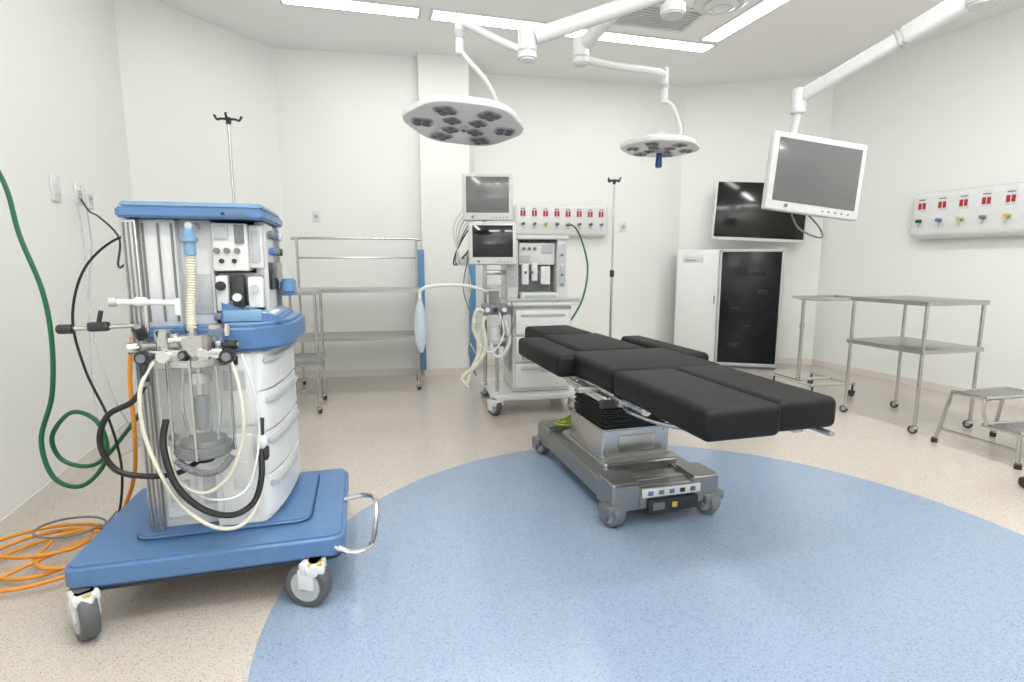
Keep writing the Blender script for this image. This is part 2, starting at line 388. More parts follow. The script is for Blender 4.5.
for z0,z1 in((.28,.432),(.440,.592),(.600,.742),(.750,.888)):
    b=B(); b.prism([(-.30,.150)]+qb((-.275,.150),(-.212,.165),(-.20,.58))+[(-.25,.59)],z0,z1,WHITE2,.003,2)
    dr=b.obj('drawer',A)
    b=B(); b.prism(qb((-.252,.163),(-.197,.18),(-.188,.56),8)+qb((-.21,.56),(-.215,.20),(-.258,.173),8),z1-.040,z1-.022,LGREY,.003,2)
    b.obj('drawer_handle',dr)
# breathing system
b=B()
b.bx(-.60,-.36,.06,.165,.925,.945,STEELB,.006); b.cyl((-.43,.06,.905),(-.43,.06,.97),.056,STEEL,seg=28,bev=.006); b.cyl((-.53,.08,.92),(-.53,.08,.985),.028,STEEL,seg=20,bev=.004)
b.bx(-.57,-.35,.03,.11,.885,.925,STEEL,.008)
b.cyl((-.375,.06,.945),(-.375,.06,.99),.022,GLASSC,seg=18); b.cyl((-.375,.06,.985),(-.375,.06,1.0),.024,STEEL,seg=18,bev=.003)
b.cyl((-.455,.10,.965),(-.455,.10,1.0),.02,STEEL,seg=18,bev=.003); b.cyl((-.49,.05,.94),(-.49,.05,.975),.016,STEEL,seg=16)
b.cyl((-.60,.07,.93),(-.63,.06,.93),.02,STEEL,seg=18,bev=.003)
b.cyl((-.40,.03,.91),(-.40,.0,.91),.018,CHROME,seg=16); b.cyl((-.50,.03,.955),(-.44,.02,.96),.01,CHROME,seg=12)
b.cyl((-.52,.05,.905),(-.52,.015,.905),.02,CHROME,seg=18,bev=.003); b.cyl((-.345,.08,.96),(-.345,.08,1.0),.012,CHROME,seg=14)
b.obj('breathing_block',A,label='stainless breathing circuit block')
for p,q,r in(((-.575,.04,.905),(-.575,.005,.905),.022),((-.58,.05,.965),(-.58,.02,1.0),.018),((-.335,.04,.90),(-.335,.005,.90),.023),((-.35,.07,.93),(-.31,.06,.93),.016),((-.46,.03,.91),(-.46,.0,.91),.014)):
    b=B(); b.cyl(p,q,r,DARK,seg=18,bev=.004); v=(Vector(q)-Vector(p)).normalized()*.006; b.cyl(q,Vector(q)+v,r*.6,GREY,seg=14); b.obj('valve_knob',A)
b=B(); b.cyl((-.575,.02,.89),(-.575,.02,.82),.013,DARK,seg=14); b.cyl((-.575,.02,.83),(-.575,.02,.815),.016,GREY,seg=14); b.obj('hose_port',A)
b=B(); b.lathe([(.083,0),(.083,-.28),(.078,-.295)],GLASSC,c=(-.43,.05,.885),seg=40); b.obj('absorber_canister',A,label='clear plastic absorber canister')
b=B(); b.cyl((-.43,.05,.897),(-.43,.05,.875),.089,STEEL,seg=36,bev=.004); b.cyl((-.43,.05,.605),(-.43,.05,.572),.086,GREY,seg=36,bev=.006); b.cyl((-.43,.05,.572),(-.43,.05,.545),.03,DARK,seg=20,bev=.004)
b.cyl((-.43,.05,.625),(-.43,.05,.605),.070,TBASE,seg=32,bev=.004)
b.cyl((-.43,.05,.88),(-.43,.05,.66),.009,STEEL,seg=10); b.cyl((-.43,.05,.845),(-.43,.05,.81),.038,STEEL,seg=20,bev=.006); b.cyl((-.43,.05,.77),(-.43,.05,.655),.022,GREY,seg=16,bev=.004); b.tube([(-.38,.05,.87),(-.375,.05,.72),(-.39,.05,.62)],.005,STEEL)
b.tube([(-.47,.05,.87),(-.485,.05,.75),(-.475,.05,.63)],.005,STEEL)
for a in(0,90,180,270): b.cyl((-.43+.091*math.cos(R(a)),.05+.091*math.sin(R(a)),.9),(-.43+.091*math.cos(R(a)),.05+.091*math.sin(R(a)),.575),.0045,STEEL,seg=8)
b.obj('canister_frame',A)
b=B()
b.cyl((-.66,.10,1.075),(-.49,.10,1.07),.0095,WHITE2,seg=14); b.cyl((-.61,.10,1.075),(-.575,.10,1.075),.015,WHITE2,seg=16,bev=.003); b.cyl((-.49,.10,1.085),(-.49,.10,1.03),.0095,WHITE2,seg=14)
b.cyl((-.66,.10,1.075),(-.68,.10,1.075),.014,LGREY,seg=14)
b.cyl((-.58,.1,1.07),(-.58,.09,.97),.008,STEEL,seg=12)
b.obj('hose_arm',A)
b=B(); b.cyl((-.80,.08,.995),(-.60,.09,1.0),.007,STEEL,seg=10); b.cyl((-.82,.08,.995),(-.775,.08,.995),.015,DARK,seg=14,bev=.004); b.box((-.71,.085,1.0),(.06,.028,.03),DARK,.008); b.cyl((-.71,.085,1.01),(-.70,.085,1.05),.007,DARK,seg=10)
b.obj('pole_clamp',A)
b=B()
b.tube([(-.575,.02,.82),(-.61,.0,.77),(-.68,0,.73),(-.71,.01,.64),(-.68,.02,.55),(-.60,.02,.52),(-.51,.02,.52),(-.44,.04,.555)],.009,BLACK)
b.tube([(-.53,.03,.70),(-.535,.0,.62),(-.50,-.03,.50),(-.43,-.03,.41),(-.35,-.01,.37),(-.29,.03,.39),(-.265,.06,.47),(-.27,.10,.56)],.0105,BLACK)
b.obj('black_hose',A,label='black rubber breathing hose')
b=B()
b.tube([(-.33,.03,.89),(-.30,-.01,.80),(-.295,-.02,.66),(-.34,-.02,.52),(-.42,-.02,.46),(-.50,.0,.50),(-.54,.06,.60)],.0055,CREAM)
b.tube([(-.55,.03,.89),(-.585,0,.80),(-.58,0,.64),(-.51,-.02,.46),(-.41,-.03,.35),(-.32,.0,.33),(-.27,.05,.42),(-.285,.12,.60)],.0065,CREAM)
b.tube([(-.30,.05,.90),(-.268,.04,.78),(-.265,.06,.6),(-.31,.02,.44),(-.42,.0,.43),(-.52,.04,.50)],.004,WHITE2)
b.obj('clear_tube',A,label='translucent plastic tube')
b=B(); b.tube([(-.50,.0,.57),(-.47,-.02,.55),(-.42,-.03,.53),(-.37,-.02,.535),(-.34,.01,.57)],.011,GREY,corr=.009,seg=12); b.obj('corrugated_hose',A)
b=B(); b.sph((-.265,.10,.58),.028,WHITE2,(.7,.7,1)); b.cyl((-.265,.10,.60),(-.265,.12,.66),.01,DARK,seg=12); b.bx(-.285,-.245,.09,.13,.51,.56,DARK,.01); b.obj('suction_bottle',A)
b=B(); b.bx(-.60,-.45,.60,.66,.5,1.2,LGREY,.01); b.cyl((-.63,.60,.3),(-.63,.60,1.25),.018,STEELB); b.obj('rear_column',A)

# ---------------------------------------------------------------- OPERATING TABLE
T=thing('operating_table','black padded operating table on a low steel wheeled base','operating table',(.574,2.91,0),15.66)
b=B()
for s in(-1,1): b.prism(rrect(s*.21-.065,s*.21+.065,-.52,.52,.03),.08,.185,TBASE,.012,3)
b.prism(rrect(-.23,.23,-.40,.40,.03),.065,.17,TBASE,.01)
b.prism(rrect(-.21,.21,-.30,.30,.03),.17,.215,STEELB,.010,3)
for s in(-1,1): b.prism(rrect(s*.205-.075,s*.205+.075,-.535,-.36,.02),.075,.21,TBASE,.012,3); b.prism(rrect(s*.205-.075,s*.205+.075,.36,.535,.02),.075,.21,TBASE,.012,3)
b.prism(rrect(-.25,.25,-.53,-.36,.02),.075,.19,TBASE,.01,3); b.prism(rrect(-.25,.25,.36,.53,.02),.075,.19,TBASE,.01,3)
b.bx(-.20,.20,-.47,-.43,.188,.196,STEELB,.002)
b.obj('base',T)
b=B(); b.bx(-.10,.16,-.548,-.53,.06,.125,DARK,.006); b.bx(.02,.045,-.552,-.545,.08,.105,YEL,.001); b.bx(-.08,-.02,-.552,-.545,.075,.11,GREY,.001)
b.bx(-.13,.17,-.545,-.53,.137,.177,WHITE2,.003)
for k in range(5): b.bx(-.105+.055*k,-.08+.055*k,-.549,-.541,.147,.167,[BLUE,GREY,BLUE,DARK,GREY][k],.001)
b.obj('socket_panel',T)
for x,y in((-.25,-.50),(.25,-.50),(-.25,.50),(.25,.50)): caster(T,x,y,.10,.06,.06,15,fork=TBASE,hub=LGREY,tyre=GREY)
b=B(); b.prism(rrect(-.19,.19,-.23,.20,.015),.21,.365,STEEL,.006); b.prism(rrect(-.20,.20,-.24,.21,.02),.205,.225,STEELB,.004); b.bx(-.10,.10,-.236,-.228,.25,.33,STEELB,.002)
for x in(-.16,.16):
    for z in(.245,.345): b.cyl((x,-.228,z),(x,-.236,z),.007,CHROME,seg=10)
b.obj('column',T)
b=B()
for k in range(7): b.prism(rrect(-.18,.18,-.22,.19,.02),.368+k*.026,.368+k*.026+.019,BLACK,.008); 
b.prism(rrect(-.16,.16,-.20,.17,.02),.363,.55,BLACK)
b.obj('bellows',T,label='black rubber bellows')
b=B(); b.prism(rrect(-.22,.22,-.3,.25,.02),.545,.585,STEELB,.006); b.bx(-.16,.16,-.5,.95,.585,.61,STEELB,.004)
for s in(-1,1):
    b.bx(s*.255-.014,s*.255+.014,-.50,.70,.565,.622,STEEL,.004); b.bx(s*.298-.005,s*.298+.005,-.50,-.02,.572,.605,CHROME,.003)
    for y in(-.46,-.25,-.06): b.cyl((s*.26,y,.588),(s*.298,y,.588),.009,STEEL,seg=10)
    b.bx(s*.15-.02,s*.15+.02,-1.12,-.45,.60,.62,STEELB,.004)
    b.bx(s*.14-.015,s*.14+.015,.70,1.12,.595,.62,STEELB,.004)
for y in(-.3,.2,.6): b.bx(-.36,.36,y-.02,y+.02,.59,.615,STEELB,.004)
b.obj('table_frame',T)
for s in(-1,1):
    b=B()
    b.cyl((s*.17,-.50,.575),(s*.17,-.62,.575),.03,STEEL,seg=18,bev=.004); b.box((s*.17,-.56,.60),(.09,.10,.04),STEELB,.008)
    b.tube([(s*.235,-.50,.585),(s*.255,-.62,.575),(s*.255,-.85,.592),(s*.235,-1.0,.612)],.009,STEEL)
    b.box((s*.235,-.52,.595),(.07,.08,.04),STEELB,.008)
    if s<0: b.cyl((-.33,-.50,.58),(-.25,-.50,.58),.02,DARK,seg=16)
    else: b.bx(.20,.225,-1.20,-.95,.607,.621,STEELB,.003); b.bx(.19,.2,-1.0,-.9,.6,.62,STEELB,.002)
    b.obj('leg_joint',T)
def pad(x0,x1,y0,y1,z0=.622,z1=.735,nm='leg_pad',par=T,bev=.028):
    bb=B(); bb.bx(x0,x1,y0,y1,z0,z1,PAD,bev,seg=5); return bb.obj(nm,par,angle=80)
pad(-.29,.008,-1.20,-.525); pad(.014,.268,-1.17,-.50)
pad(-.285,.285,-.515,.02,nm='seat_pad')
pad(-.20,.20,.026,.70,nm='back_pad')
pad(-.375,-.208,-.075,.66,nm='arm_pad',z0=.612,z1=.728); pad(.29,.44,-.20,.56,nm='arm_pad',z0=.618,z1=.728)
pad(-.17,.18,.706,1.19,nm='head_pad')
b=B()
for k in range(4): b.tube([(.15*math.cos(a*math.pi/4)*(1-.10*k)+.01*k,.075*math.sin(a*math.pi/4)*(1-.12*k),.008+.010*k) for a in range(8)],.006,LIME,closed=True,seg=8)
b.tube([(.15,0,.01),(.18,.04,.02),(.15,.08,.03),(.05,.09,.04)],.006,LIME)
b.obj('coiled_hose',loc=(.415,3.29,.211),rot=(0,0,R(15)),label='coiled lime green hose resting on the table base',cat='hose')

# ---------------------------------------------------------------- BACK ANAESTHESIA MACHINE
Q=thing('anesthesia_machine','white anaesthesia workstation with two monitors on its arm','medical machine',(.145,4.56,0),9)
b=B(); b.prism(rrect(-.36,.36,-.34,.34,.06),.115,.165,WHITE,.012,3); b.obj('base',Q)
for x,y in((-.33,-.32),(.33,-.32),(-.33,.32),(.33,.32)): caster(Q,x,y,.12,.07,.05,30,fork=WHITE2,hub=LGREY)
b=B(); b.bx(-.18,.30,-.24,.30,.165,.86,WHITE,.015); b.bx(-.18,.30,-.20,.30,.3,.86,WHITE2,.01); b.obj('drawer_cabinet',Q)
for k in range(3):
    b=B(); b.bx(-.16,.28,-.27,-.235,.20+k*.215,.40+k*.215,WHITE2,.012); dr=b.obj('drawer',Q)
    b=B(); b.bx(-.12,.24,-.285,-.265,.35+k*.215,.37+k*.215,LGREY,.006); b.obj('drawer_handle',dr)
b=B(); b.prism(rrect(-.24,.36,-.30,.32,.04),.86,.90,WHITE2,.01); b.prism(rrect(-.24,.36,-.31,-.24,.03),.90,.92,LGREY,.006); b.obj('work_surface',Q)
b=B()
b.bx(-.20,-.11,-.10,.30,.90,1.40,WHITE,.012); b.bx(.21,.29,-.10,.30,.90,1.40,WHITE,.012); b.bx(-.12,.22,.16,.30,.90,1.40,WHITE2,.008)
b.prism(rrect(-.22,.31,-.13,.32,.03),1.385,1.415,WHITE2,.008)
b.bx(-.19,-.12,-.104,-.098,1.0,1.35,LGREY,.002); b.bx(.22,.28,-.104,-.098,1.0,1.35,LGREY,.002)
b.bx(-.10,.20,.15,.165,.93,1.1,LGREY,.004)
b.bx(-.10,.20,-.20,.14,.90,.96,WHITE,.01); b.bx(-.08,.18,-.205,-.198,.915,.945,LGREY,.002)
for k in range(4): b.cyl((.25,-.104,1.02+.08*k),(.25,-.115,1.02+.08*k),.012,[GREY,BLUE,WHITE2,GREY][k],seg=12)
b.obj('upper_column',Q)
b=B()
b.bx(-.10,.20,-.06,.16,1.18,1.36,WHITE,.008); 
for k in range(3): b.cyl((-.06+k*.045,-.06,1.31),(-.06+k*.045,-.072,1.31),.014,GREY,seg=16)
b.bx(.09,.18,-.066,-.058,1.27,1.34,LGREY,.002); b.bx(-.09,-.01,-.066,-.058,1.2,1.26,LGREY,.002)
b.bx(0.0,.05,-.10,-.05,1.05,1.20,WHITE2,.01); b.bx(-.08,-.02,-.09,-.05,1.02,1.19,WHITE2,.01); b.bx(.08,.16,-.08,.16,1.02,1.17,WHITE2,.01)
for k in range(3): b.cyl((-.05+k*.055,-.10,1.12),(-.05+k*.055,-.08,1.12),.012,[GREY,BLUE,GREY][k],seg=12)
b.obj('gauge_module',Q)
b=B(); b.bx(-.33,-.18,-.24,-.05,.62,.66,LGREY,.01); b.cyl((-.30,-.20,.165),(-.30,-.20,.63),.014,STEEL,seg=14); b.obj('absorber_bracket',Q)
b=B(); b.bx(-.42,-.24,-.32,-.16,.80,.88,GREY,.01); b.cyl((-.33,-.26,.88),(-.33,-.26,1.02),.055,GLASSC,seg=24); b.cyl((-.33,-.26,1.0),(-.33,-.26,1.03),.06,LGREY,seg=24,bev=.004); b.cyl((-.33,-.26,.88),(-.33,-.26,.98),.04,GREY,seg=20)
b.cyl((-.33,-.26,.80),(-.33,-.26,.58),.06,GLASSC,seg=24); b.cyl((-.33,-.26,.60),(-.33,-.26,.57),.064,LGREY,seg=24); b.bx(-.27,-.20,-.30,-.2,.64,.80,LGREY,.01); b.cyl((-.33,-.26,.70),(-.33,-.26,.6),.05,WHITE2,seg=20)
for dx in(-.06,.0,.07): b.cyl((-.33+dx,-.33,.84),(-.33+dx,-.35,.84),.018,[WHITE2,DARK,WHITE2][int(dx>-.01)+int(dx>.01)],seg=14)
b.obj('absorber',Q)
b=B(); b.cyl((-.37,.03,.17),(-.37,.03,1.86),.016,STEEL,seg=14); b.bx(-.39,-.35,-.12,.05,1.62,1.68,WHITE,.006); b.bx(-.39,-.35,-.12,.05,1.34,1.40,WHITE,.006); b.bx(-.36,-.2,.01,.05,.5,.54,STEEL,.004); b.bx(-.36,-.2,.01,.05,1.1,1.14,STEEL,.004); b.obj('monitor_post',Q)
def monitor(par,loc,rot,w,h,frame,scr,bz=.03,d=.07,chin=.03,knob=True):
    b=B(); b.box((0,0,0),(w,d,h),frame,.012,seg=3); b.box((0,d*.6,0),(w*.7,d*.6,h*.7),frame,.015)
    m=b.obj('monitor',par,loc,rot)
    b=B(); b.box((0,-d/2-.001,chin/2),(w-2*bz,.006,h-2*bz-chin),scr,.002); b.obj('screen',m)
    b=B()
    for k in range(5): b.cyl((w*.1+k*w*.07,-d/2,-h/2+bz*.8),(w*.1+k*w*.07,-d/2-.006,-h/2+bz*.8),.005,GREY,seg=8)
    if knob: b.cyl((-w*.3,-d/2,-h/2+bz*.9),(-w*.3,-d/2-.012,-h/2+bz*.9),.01,GREY,seg=14)
    b.obj('button_row',m)
    return m
monitor(Q,(-.365,-.16,1.70),(R(0),0,R(-6)),.385,.355,WHITE,SCRG,.028,.09)
monitor(Q,(-.33,-.17,1.345),(R(-4),0,R(-3)),.37,.33,WHITE,SCRD,.028,.09)
b=B()
b.tube([(-.37,-.25,.97),(-.52,-.30,1.02),(-.72,-.30,1.03),(-.88,-.25,1.0),(-.90,-.25,.93)],.013,WHITE2)
b.obj('bag_arm',Q)
b=B(); b.lathe([(.012,.0),(.018,-.03),(.040,-.10),(.050,-.22),(.042,-.34),(.014,-.42)],BAGM,c=(-.90,-.25,.93),seg=20); b.obj('breathing_bag',Q,label='translucent bluish white breathing bag')
b=B()
b.tube([(-.38,-.28,.80),(-.47,-.34,.84),(-.50,-.36,.70),(-.45,-.36,.55),(-.52,-.36,.38),(-.56,-.36,.27)],.016,CREAM,corr=.013,seg=12)
b.tube([(-.40,-.28,.78),(-.43,-.36,.74),(-.41,-.37,.55),(-.48,-.37,.42),(-.59,-.36,.32),(-.54,-.36,.24)],.016,CREAM,corr=.013,seg=12)
b.tube([(-.25,-.30,.75),(-.22,-.34,.60),(-.28,-.34,.48),(-.36,-.33,.5),(-.35,-.30,.6)],.014,WHITE,corr=.013,seg=12)
b.obj('corrugated_hose',Q)
b=B()
for k in range(6): b.tube([(-.48+.02*k,-.10,1.70-.05*k),(-.62+.03*k,-.08,1.50),(-.60,-.08,1.30),(-.52-.02*k,-.08,1.18),(-.46,-.06,1.35)],.006,[WHITE,CREAM,LGREY,WHITE,GREY,DARK][k],seg=6)
b.tube([(-.5,-.1,1.3),(-.56,-.15,1.0),(-.50,-.2,.75),(-.53,-.25,.5),(-.47,-.2,.3)],.005,GREY,seg=6)
b.tube([(-.54,-.1,1.25),(-.50,-.1,1.0),(-.56,-.15,.7),(-.48,-.2,.5),(-.42,-.1,.4)],.005,WHITE,seg=6)
b.tube([(-.30,-.34,.82),(-.27,-.37,.66),(-.36,-.38,.52),(-.46,-.36,.6),(-.42,-.33,.78)],.006,WHITE2,seg=6)
b.tube([(-.20,-.30,.9),(-.18,-.34,.74),(-.24,-.34,.62),(-.30,-.33,.72)],.005,GREY,seg=6)
b.obj('sensor_cable',Q)

# ---------------------------------------------------------------- surgical lights
HX,HY=.85,3.10
t=thing('ceiling_mount','white ceiling mounting column for the surgical light arms','ceiling mount',(HX,HY,H))
b=B(); b.lathe([(.25,0),(.25,-.06),(.18,-.10),(.09,-.12),(.07,-.16)],WHITE2); b.cyl((0,0,-.14),(0,0,-.74),.05,WHITE2,seg=24); b.cyl((0,0,-.70),(0,0,-.76),.065,WHITE,seg=24,bev=.008); b.obj('column_body',t)
def lobes(n,amt): return lambda a: 1+amt*math.cos(n*a)
def lamp_head(par,loc,rot,Rr,handle):
    b=B()
    f=lobes(6,.03)
    b.lathe([(.001,.055),(Rr*.25,.052),(Rr*.55,.042),(Rr*.90,.026),(Rr*.985,.012),(Rr,-.004),(Rr*.985,-.018),(Rr*.95,-.024),(Rr*.001,-.024)],WHITE2,seg=72,fn=f)
    b.lathe([(Rr*.55,.040),(Rr*.53,.056),(Rr*.3,.064),(.001,.066)],DARK if handle==0 else WHITE2,seg=48,fn=f)
    b.cyl((0,0,.06),(0,0,.10),.04,WHITE2,seg=24,bev=.005)
    o=b.obj('lamp_head',par,loc,rot)
    for n,rad,ph,r in((6,Rr*.70,0,Rr*.20),(4,Rr*.30,math.pi/4,Rr*.16)):
        for k in range(n):
            a=ph+2*math.pi*k/n; x=rad*math.cos(a); y=rad*math.sin(a)
            b=B()
            b.lathe([(r,-.021),(r*.98,-.027),(.001,-.027)],POD,c=(x,y,0),seg=24,fn=lambda q,a=a: 1+.08*math.cos(4*(q-a-.785)))
            for j in range(4):
                aa=a+j*math.pi/2+.785
                b.lathe([(r*.36,-.025),(r*.36,-.030),(r*.30,-.033),(.001,-.033)],LED,c=(x+r*.52*math.cos(aa),y+r*.52*math.sin(aa),0),seg=14)
                b.lathe([(r*.18,-.033),(r*.16,-.035),(.001,-.035)],DARK,c=(x+r*.52*math.cos(aa),y+r*.52*math.sin(aa),0),seg=8)
            b.obj('led_module',o)
    b=B()
    if handle: b.cyl((0,0,-.02),(0,0,-.05),.035,LGREY,seg=20,bev=.004); b.cyl((0,0,-.045),(0,0,-.155),.021,BLUED,r2=.026,seg=20,bev=.006)
    else: b.cyl((0,0,-.02),(0,0,-.045),.022,LGREY,seg=20,bev=.004); b.cyl((0,0,-.045),(0,0,-.05),.012,DARK,seg=16)
    b.obj('sterile_handle',o)
    return o
def arm(b,p,q,w=.045,mat=WHITE2,n=6):
    p=Vector(p);q=Vector(q); b.tube([p,(p+q)/2,q],w,mat,smooth=False,seg=12)
S1=thing('surgical_light','white multi-lobed surgical light on a jointed ceiling arm','surgical light',(HX,HY,2.60))
def rel(p,o): return (p[0]-o[0],p[1]-o[1],p[2]-o[2])
o1=(HX,HY,2.60)
b=B()
b.cyl(rel((HX,HY,2.57),o1),rel((HX,HY,2.68),o1),.075,WHITE2,seg=24,bev=.008)
arm(b,rel((HX,HY,2.62),o1),rel((.12,3.08,2.38),o1),.042)
b.cyl(rel((.08,3.08,2.26),o1),rel((.08,3.08,2.42),o1),.05,WHITE2,seg=24,bev=.01)
b.cyl(rel((.08,3.08,2.30),o1),rel((.08,3.08,2.31),o1),.0515,LGREY,seg=24)
b.obj('spring_arm',S1)
b=B()
b.tube([rel(p,o1) for p in((.08,3.08,2.30),(-.1,3.09,2.38),(-.255,3.10,2.46),(-.28,3.10,2.47))],.020,WHITE2,seg=12)
b.cyl(rel((-.28,3.10,2.50),o1),rel((-.28,3.10,2.30),o1),.022,WHITE2,seg=16,bev=.004); b.cyl(rel((-.28,3.10,2.42),o1),rel((-.28,3.10,2.38),o1),.027,LGREY,seg=16)
b.tube([rel(p,o1) for p in((-.28,3.10,2.33),(-.24,3.11,2.28),(-.14,3.15,2.18),(-.08,3.2,2.06),(-.10,3.16,1.99),(-.20,3.08,2.0),(-.25,3.05,2.01))],.014,WHITE2,seg=12)
b.obj('lamp_yoke',S1)
lamp_head(S1,rel((-.255,3.04,1.94),o1),(R(-6),R(4),R(10)),.315,0)
S2=thing('surgical_light','white surgical light with a dark blue handle on a ceiling arm','surgical light',(HX,HY,2.80))
o2=(HX,HY,2.80)
b=B()
b.cyl(rel((HX,HY,2.76),o2),rel((HX,HY,2.88),o2),.075,WHITE2,seg=24,bev=.008)
arm(b,rel((HX,HY,2.82),o2),rel((.45,3.60,2.54),o2),.042)
b.cyl(rel((.43,3.62,2.42),o2),rel((.43,3.62,2.58),o2),.05,WHITE2,seg=24,bev=.01)
b.cyl(rel((.43,3.62,2.46),o2),rel((.43,3.62,2.47),o2),.0515,LGREY,seg=24)
b.obj('spring_arm',S2)
b=B()
b.tube([rel(p,o2) for p in((.43,3.62,2.46),(.7,3.95,2.53),(1.0,4.25,2.60),(1.16,4.42,2.63))],.026,WHITE2,seg=12)
b.cyl(rel((1.18,4.45,2.68),o2),rel((1.18,4.45,2.42),o2),.028,WHITE2,seg=16,bev=.004); b.cyl(rel((1.18,4.45,2.56),o2),rel((1.18,4.45,2.53),o2),.034,LGREY,seg=16)
b.tube([rel(p,o2) for p in((1.18,4.45,2.44),(1.24,4.44,2.40),(1.29,4.42,2.28),(1.30,4.40,2.18),(1.22,4.36,2.14),(1.12,4.32,2.14))],.015,WHITE2,seg=12)
b.obj('lamp_yoke',S2)
lamp_head(S2,rel((1.12,4.30,2.07),o2),(R(-1),R(2),R(0)),.29,1)
# ---------------------------------------------------------------- ceiling monitor
o3=(HX,HY,2.95)
S3=thing('ceiling_monitor','white framed flat monitor hanging from a jointed ceiling arm','monitor',o3)
b=B()
b.cyl(rel((HX,HY,2.92),o3),rel((HX,HY,3.0),o3),.075,WHITE2,seg=24,bev=.008)
arm(b,rel((HX,HY,2.96),o3),rel((2.24,2.80,2.96),o3),.05)
b.cyl(rel((2.24,2.80,3.02),o3),rel((2.24,2.80,2.44),o3),.055,WHITE2,seg=24,bev=.008)
b.obj('horizontal_arm',S3)
b=B()
P=Vector((2.24,2.80,2.48));K=Vector((1.71,3.42,2.17))
d=(K-P); L=d.length; mt=Matrix.Translation(Vector(rel(P,o3))+d/2)@d.to_track_quat('X','Z').to_matrix().to_4x4()
b.box((0,0,0),(L,.06,.075),WHITE2,.02,seg=3,mtx=mt); b.box((-L*.30,0,0),(L*.38,.078,.095),WHITE2,.024,seg=3,mtx=mt); b.box((-L*.1,0,0),(.02,.072,.09),LGREY,.02,mtx=mt)
b.cyl(rel((2.24,2.80,2.41),o3),rel((2.24,2.80,2.56),o3),.07,WHITE2,seg=24,bev=.01)
b.cyl(rel((1.71,3.42,2.22),o3),rel((1.71,3.42,2.08),o3),.042,WHITE2,seg=24,bev=.006); b.cyl(rel((1.71,3.42,2.09),o3),rel((1.71,3.46,1.98),o3),.02,WHITE2,seg=16)
b.tube([rel(p,o3) for p in((1.71,3.46,2.0),(1.75,3.52,1.92),(1.84,3.54,1.8),(1.85,3.52,1.72))],.018,WHITE2,seg=12)
b.box(rel((1.84,3.50,1.74),o3),(.14,.06,.14),WHITE2,.01,rot=(0,0,R(14)))
b.obj('spring_arm',S3)
monitor(S3,rel((1.845,3.43,1.715),o3),(R(-2),R(6),R(10)),.64,.46,WHITE,SCRG,.036,.05,.02)
b=B(); b.tube([rel(p,o3) for p in((1.75,3.49,1.5),(1.80,3.50,1.42),(1.90,3.52,1.37),(1.98,3.54,1.36),(1.97,3.56,1.42),(1.88,3.54,1.5))],.006,GREY,seg=6); b.obj('cable',S3)
S4=thing('wall_monitor','large black flat screen in a thin white frame, switched off','monitor',(2.79,6.28,1.765),-10)
b=B(); b.box((0,0,0),(1.0,.05,.66),WHITE,.01); m=b.obj('monitor',S4,(0,0,0),(R(-3),R(3),0))
b=B(); b.box((0,-.026,.01),(.955,.006,.61),SCRB,.002); b.obj('screen',m)
b=B(); b.bx(-.12,.12,.02,.07,-.12,.12,GREY,.008); b.cyl((0,.05,0),(.0,.28,0),.03,GREY); b.obj('wall_bracket',S4)
# ---------------------------------------------------------------- cabinet
K_=thing('storage_cabinet','low white cabinet with a solid door and a dark glass door','cabinet',(1.89,6.30,0),-15.5)
W2=1.12
b=B()
b.bx(0,W2,0,.36,.03,1.345,WHITE2,.003); b.bx(.02,W2-.02,.02,.34,0,.04,GREY,0)
b.obj('body',K_)
b=B(); b.bx(.005,.445,-.02,0,.045,1.34,WHITE2,.003); d1=b.obj('door',K_)
b=B(); b.bx(.41,.42,-.028,-.02,.74,.83,DARK,.003); b.obj('handle',d1)
b=B(); b.bx(.06,.28,-.024,-.02,1.20,1.29,WHITE,.001); b.bx(.09,.2,-.026,-.022,1.22,1.23,GREY,0); b.obj('paper_label',d1)
b=B()
b.bx(.455,.48,-.026,0,.045,1.34,LGREY,.003); b.bx(1.09,1.115,-.026,0,.045,1.34,LGREY,.003); b.bx(.455,1.115,-.026,0,1.315,1.34,LGREY,.003); b.bx(.455,1.115,-.026,0,.045,.07,LGREY,.003)
d2=b.obj('door',K_,label='thin framed dark glass door')
b=B(); b.bx(.478,1.092,-.014,-.004,.068,1.317,CABG,.001); b.obj('glass_pane',d2)
b=B()
for k in range(5): b.bx(.54,1.03,-.016,-.013,.25+k*.2,.253+k*.2,CABL,0)
for k,(xx,ww) in enumerate(((.58,.12),(.74,.08),(.6,.1),(.86,.1),(.8,.12))): b.bx(xx,xx+ww,-.016,-.013,.26+k*.2,.30+k*.2,CABL,.001)
b.obj('equipment_rack',K_)
# ---------------------------------------------------------------- IV poles
def ivpole(x,y,h,lab,a=0):
    t=thing('iv_pole',lab,'iv pole',(x,y,0),a)
    b=B(); b.cyl((0,0,.1),(0,0,1.1),.0125,STEEL,seg=14); b.cyl((0,0,1.1),(0,0,h),.008,STEEL,seg=12); b.cyl((0,0,1.07),(0,0,1.13),.02,DARK,seg=14); b.obj('pole',t)
    for k in range(5):
        c,s=math.cos(2*math.pi*k/5),math.sin(2*math.pi*k/5)
        b=B(); b.tube([(0,0,.11),(.12*c,.12*s,.10),(.24*c,.24*s,.075)],.011,STEEL); b.obj('base_leg',t)
        caster(t,.25*c,.25*s,.08,.028,.018,0,fork=DARK,hub=GREY,tyre=BLACK)
    b=B()
    for k in range(4):
        c,s=math.cos(math.pi*k/2+.3),math.sin(math.pi*k/2+.3); b.tube([(0,0,h),(.04*c,.04*s,h+.0),(.06*c,.06*s,h-.005),(.075*c,.075*s,h+.02)],.007,DARK,seg=8)
    b.cyl((0,0,h-.03),(0,0,h+.01),.014,DARK,seg=14)
    b.obj('hook',t)
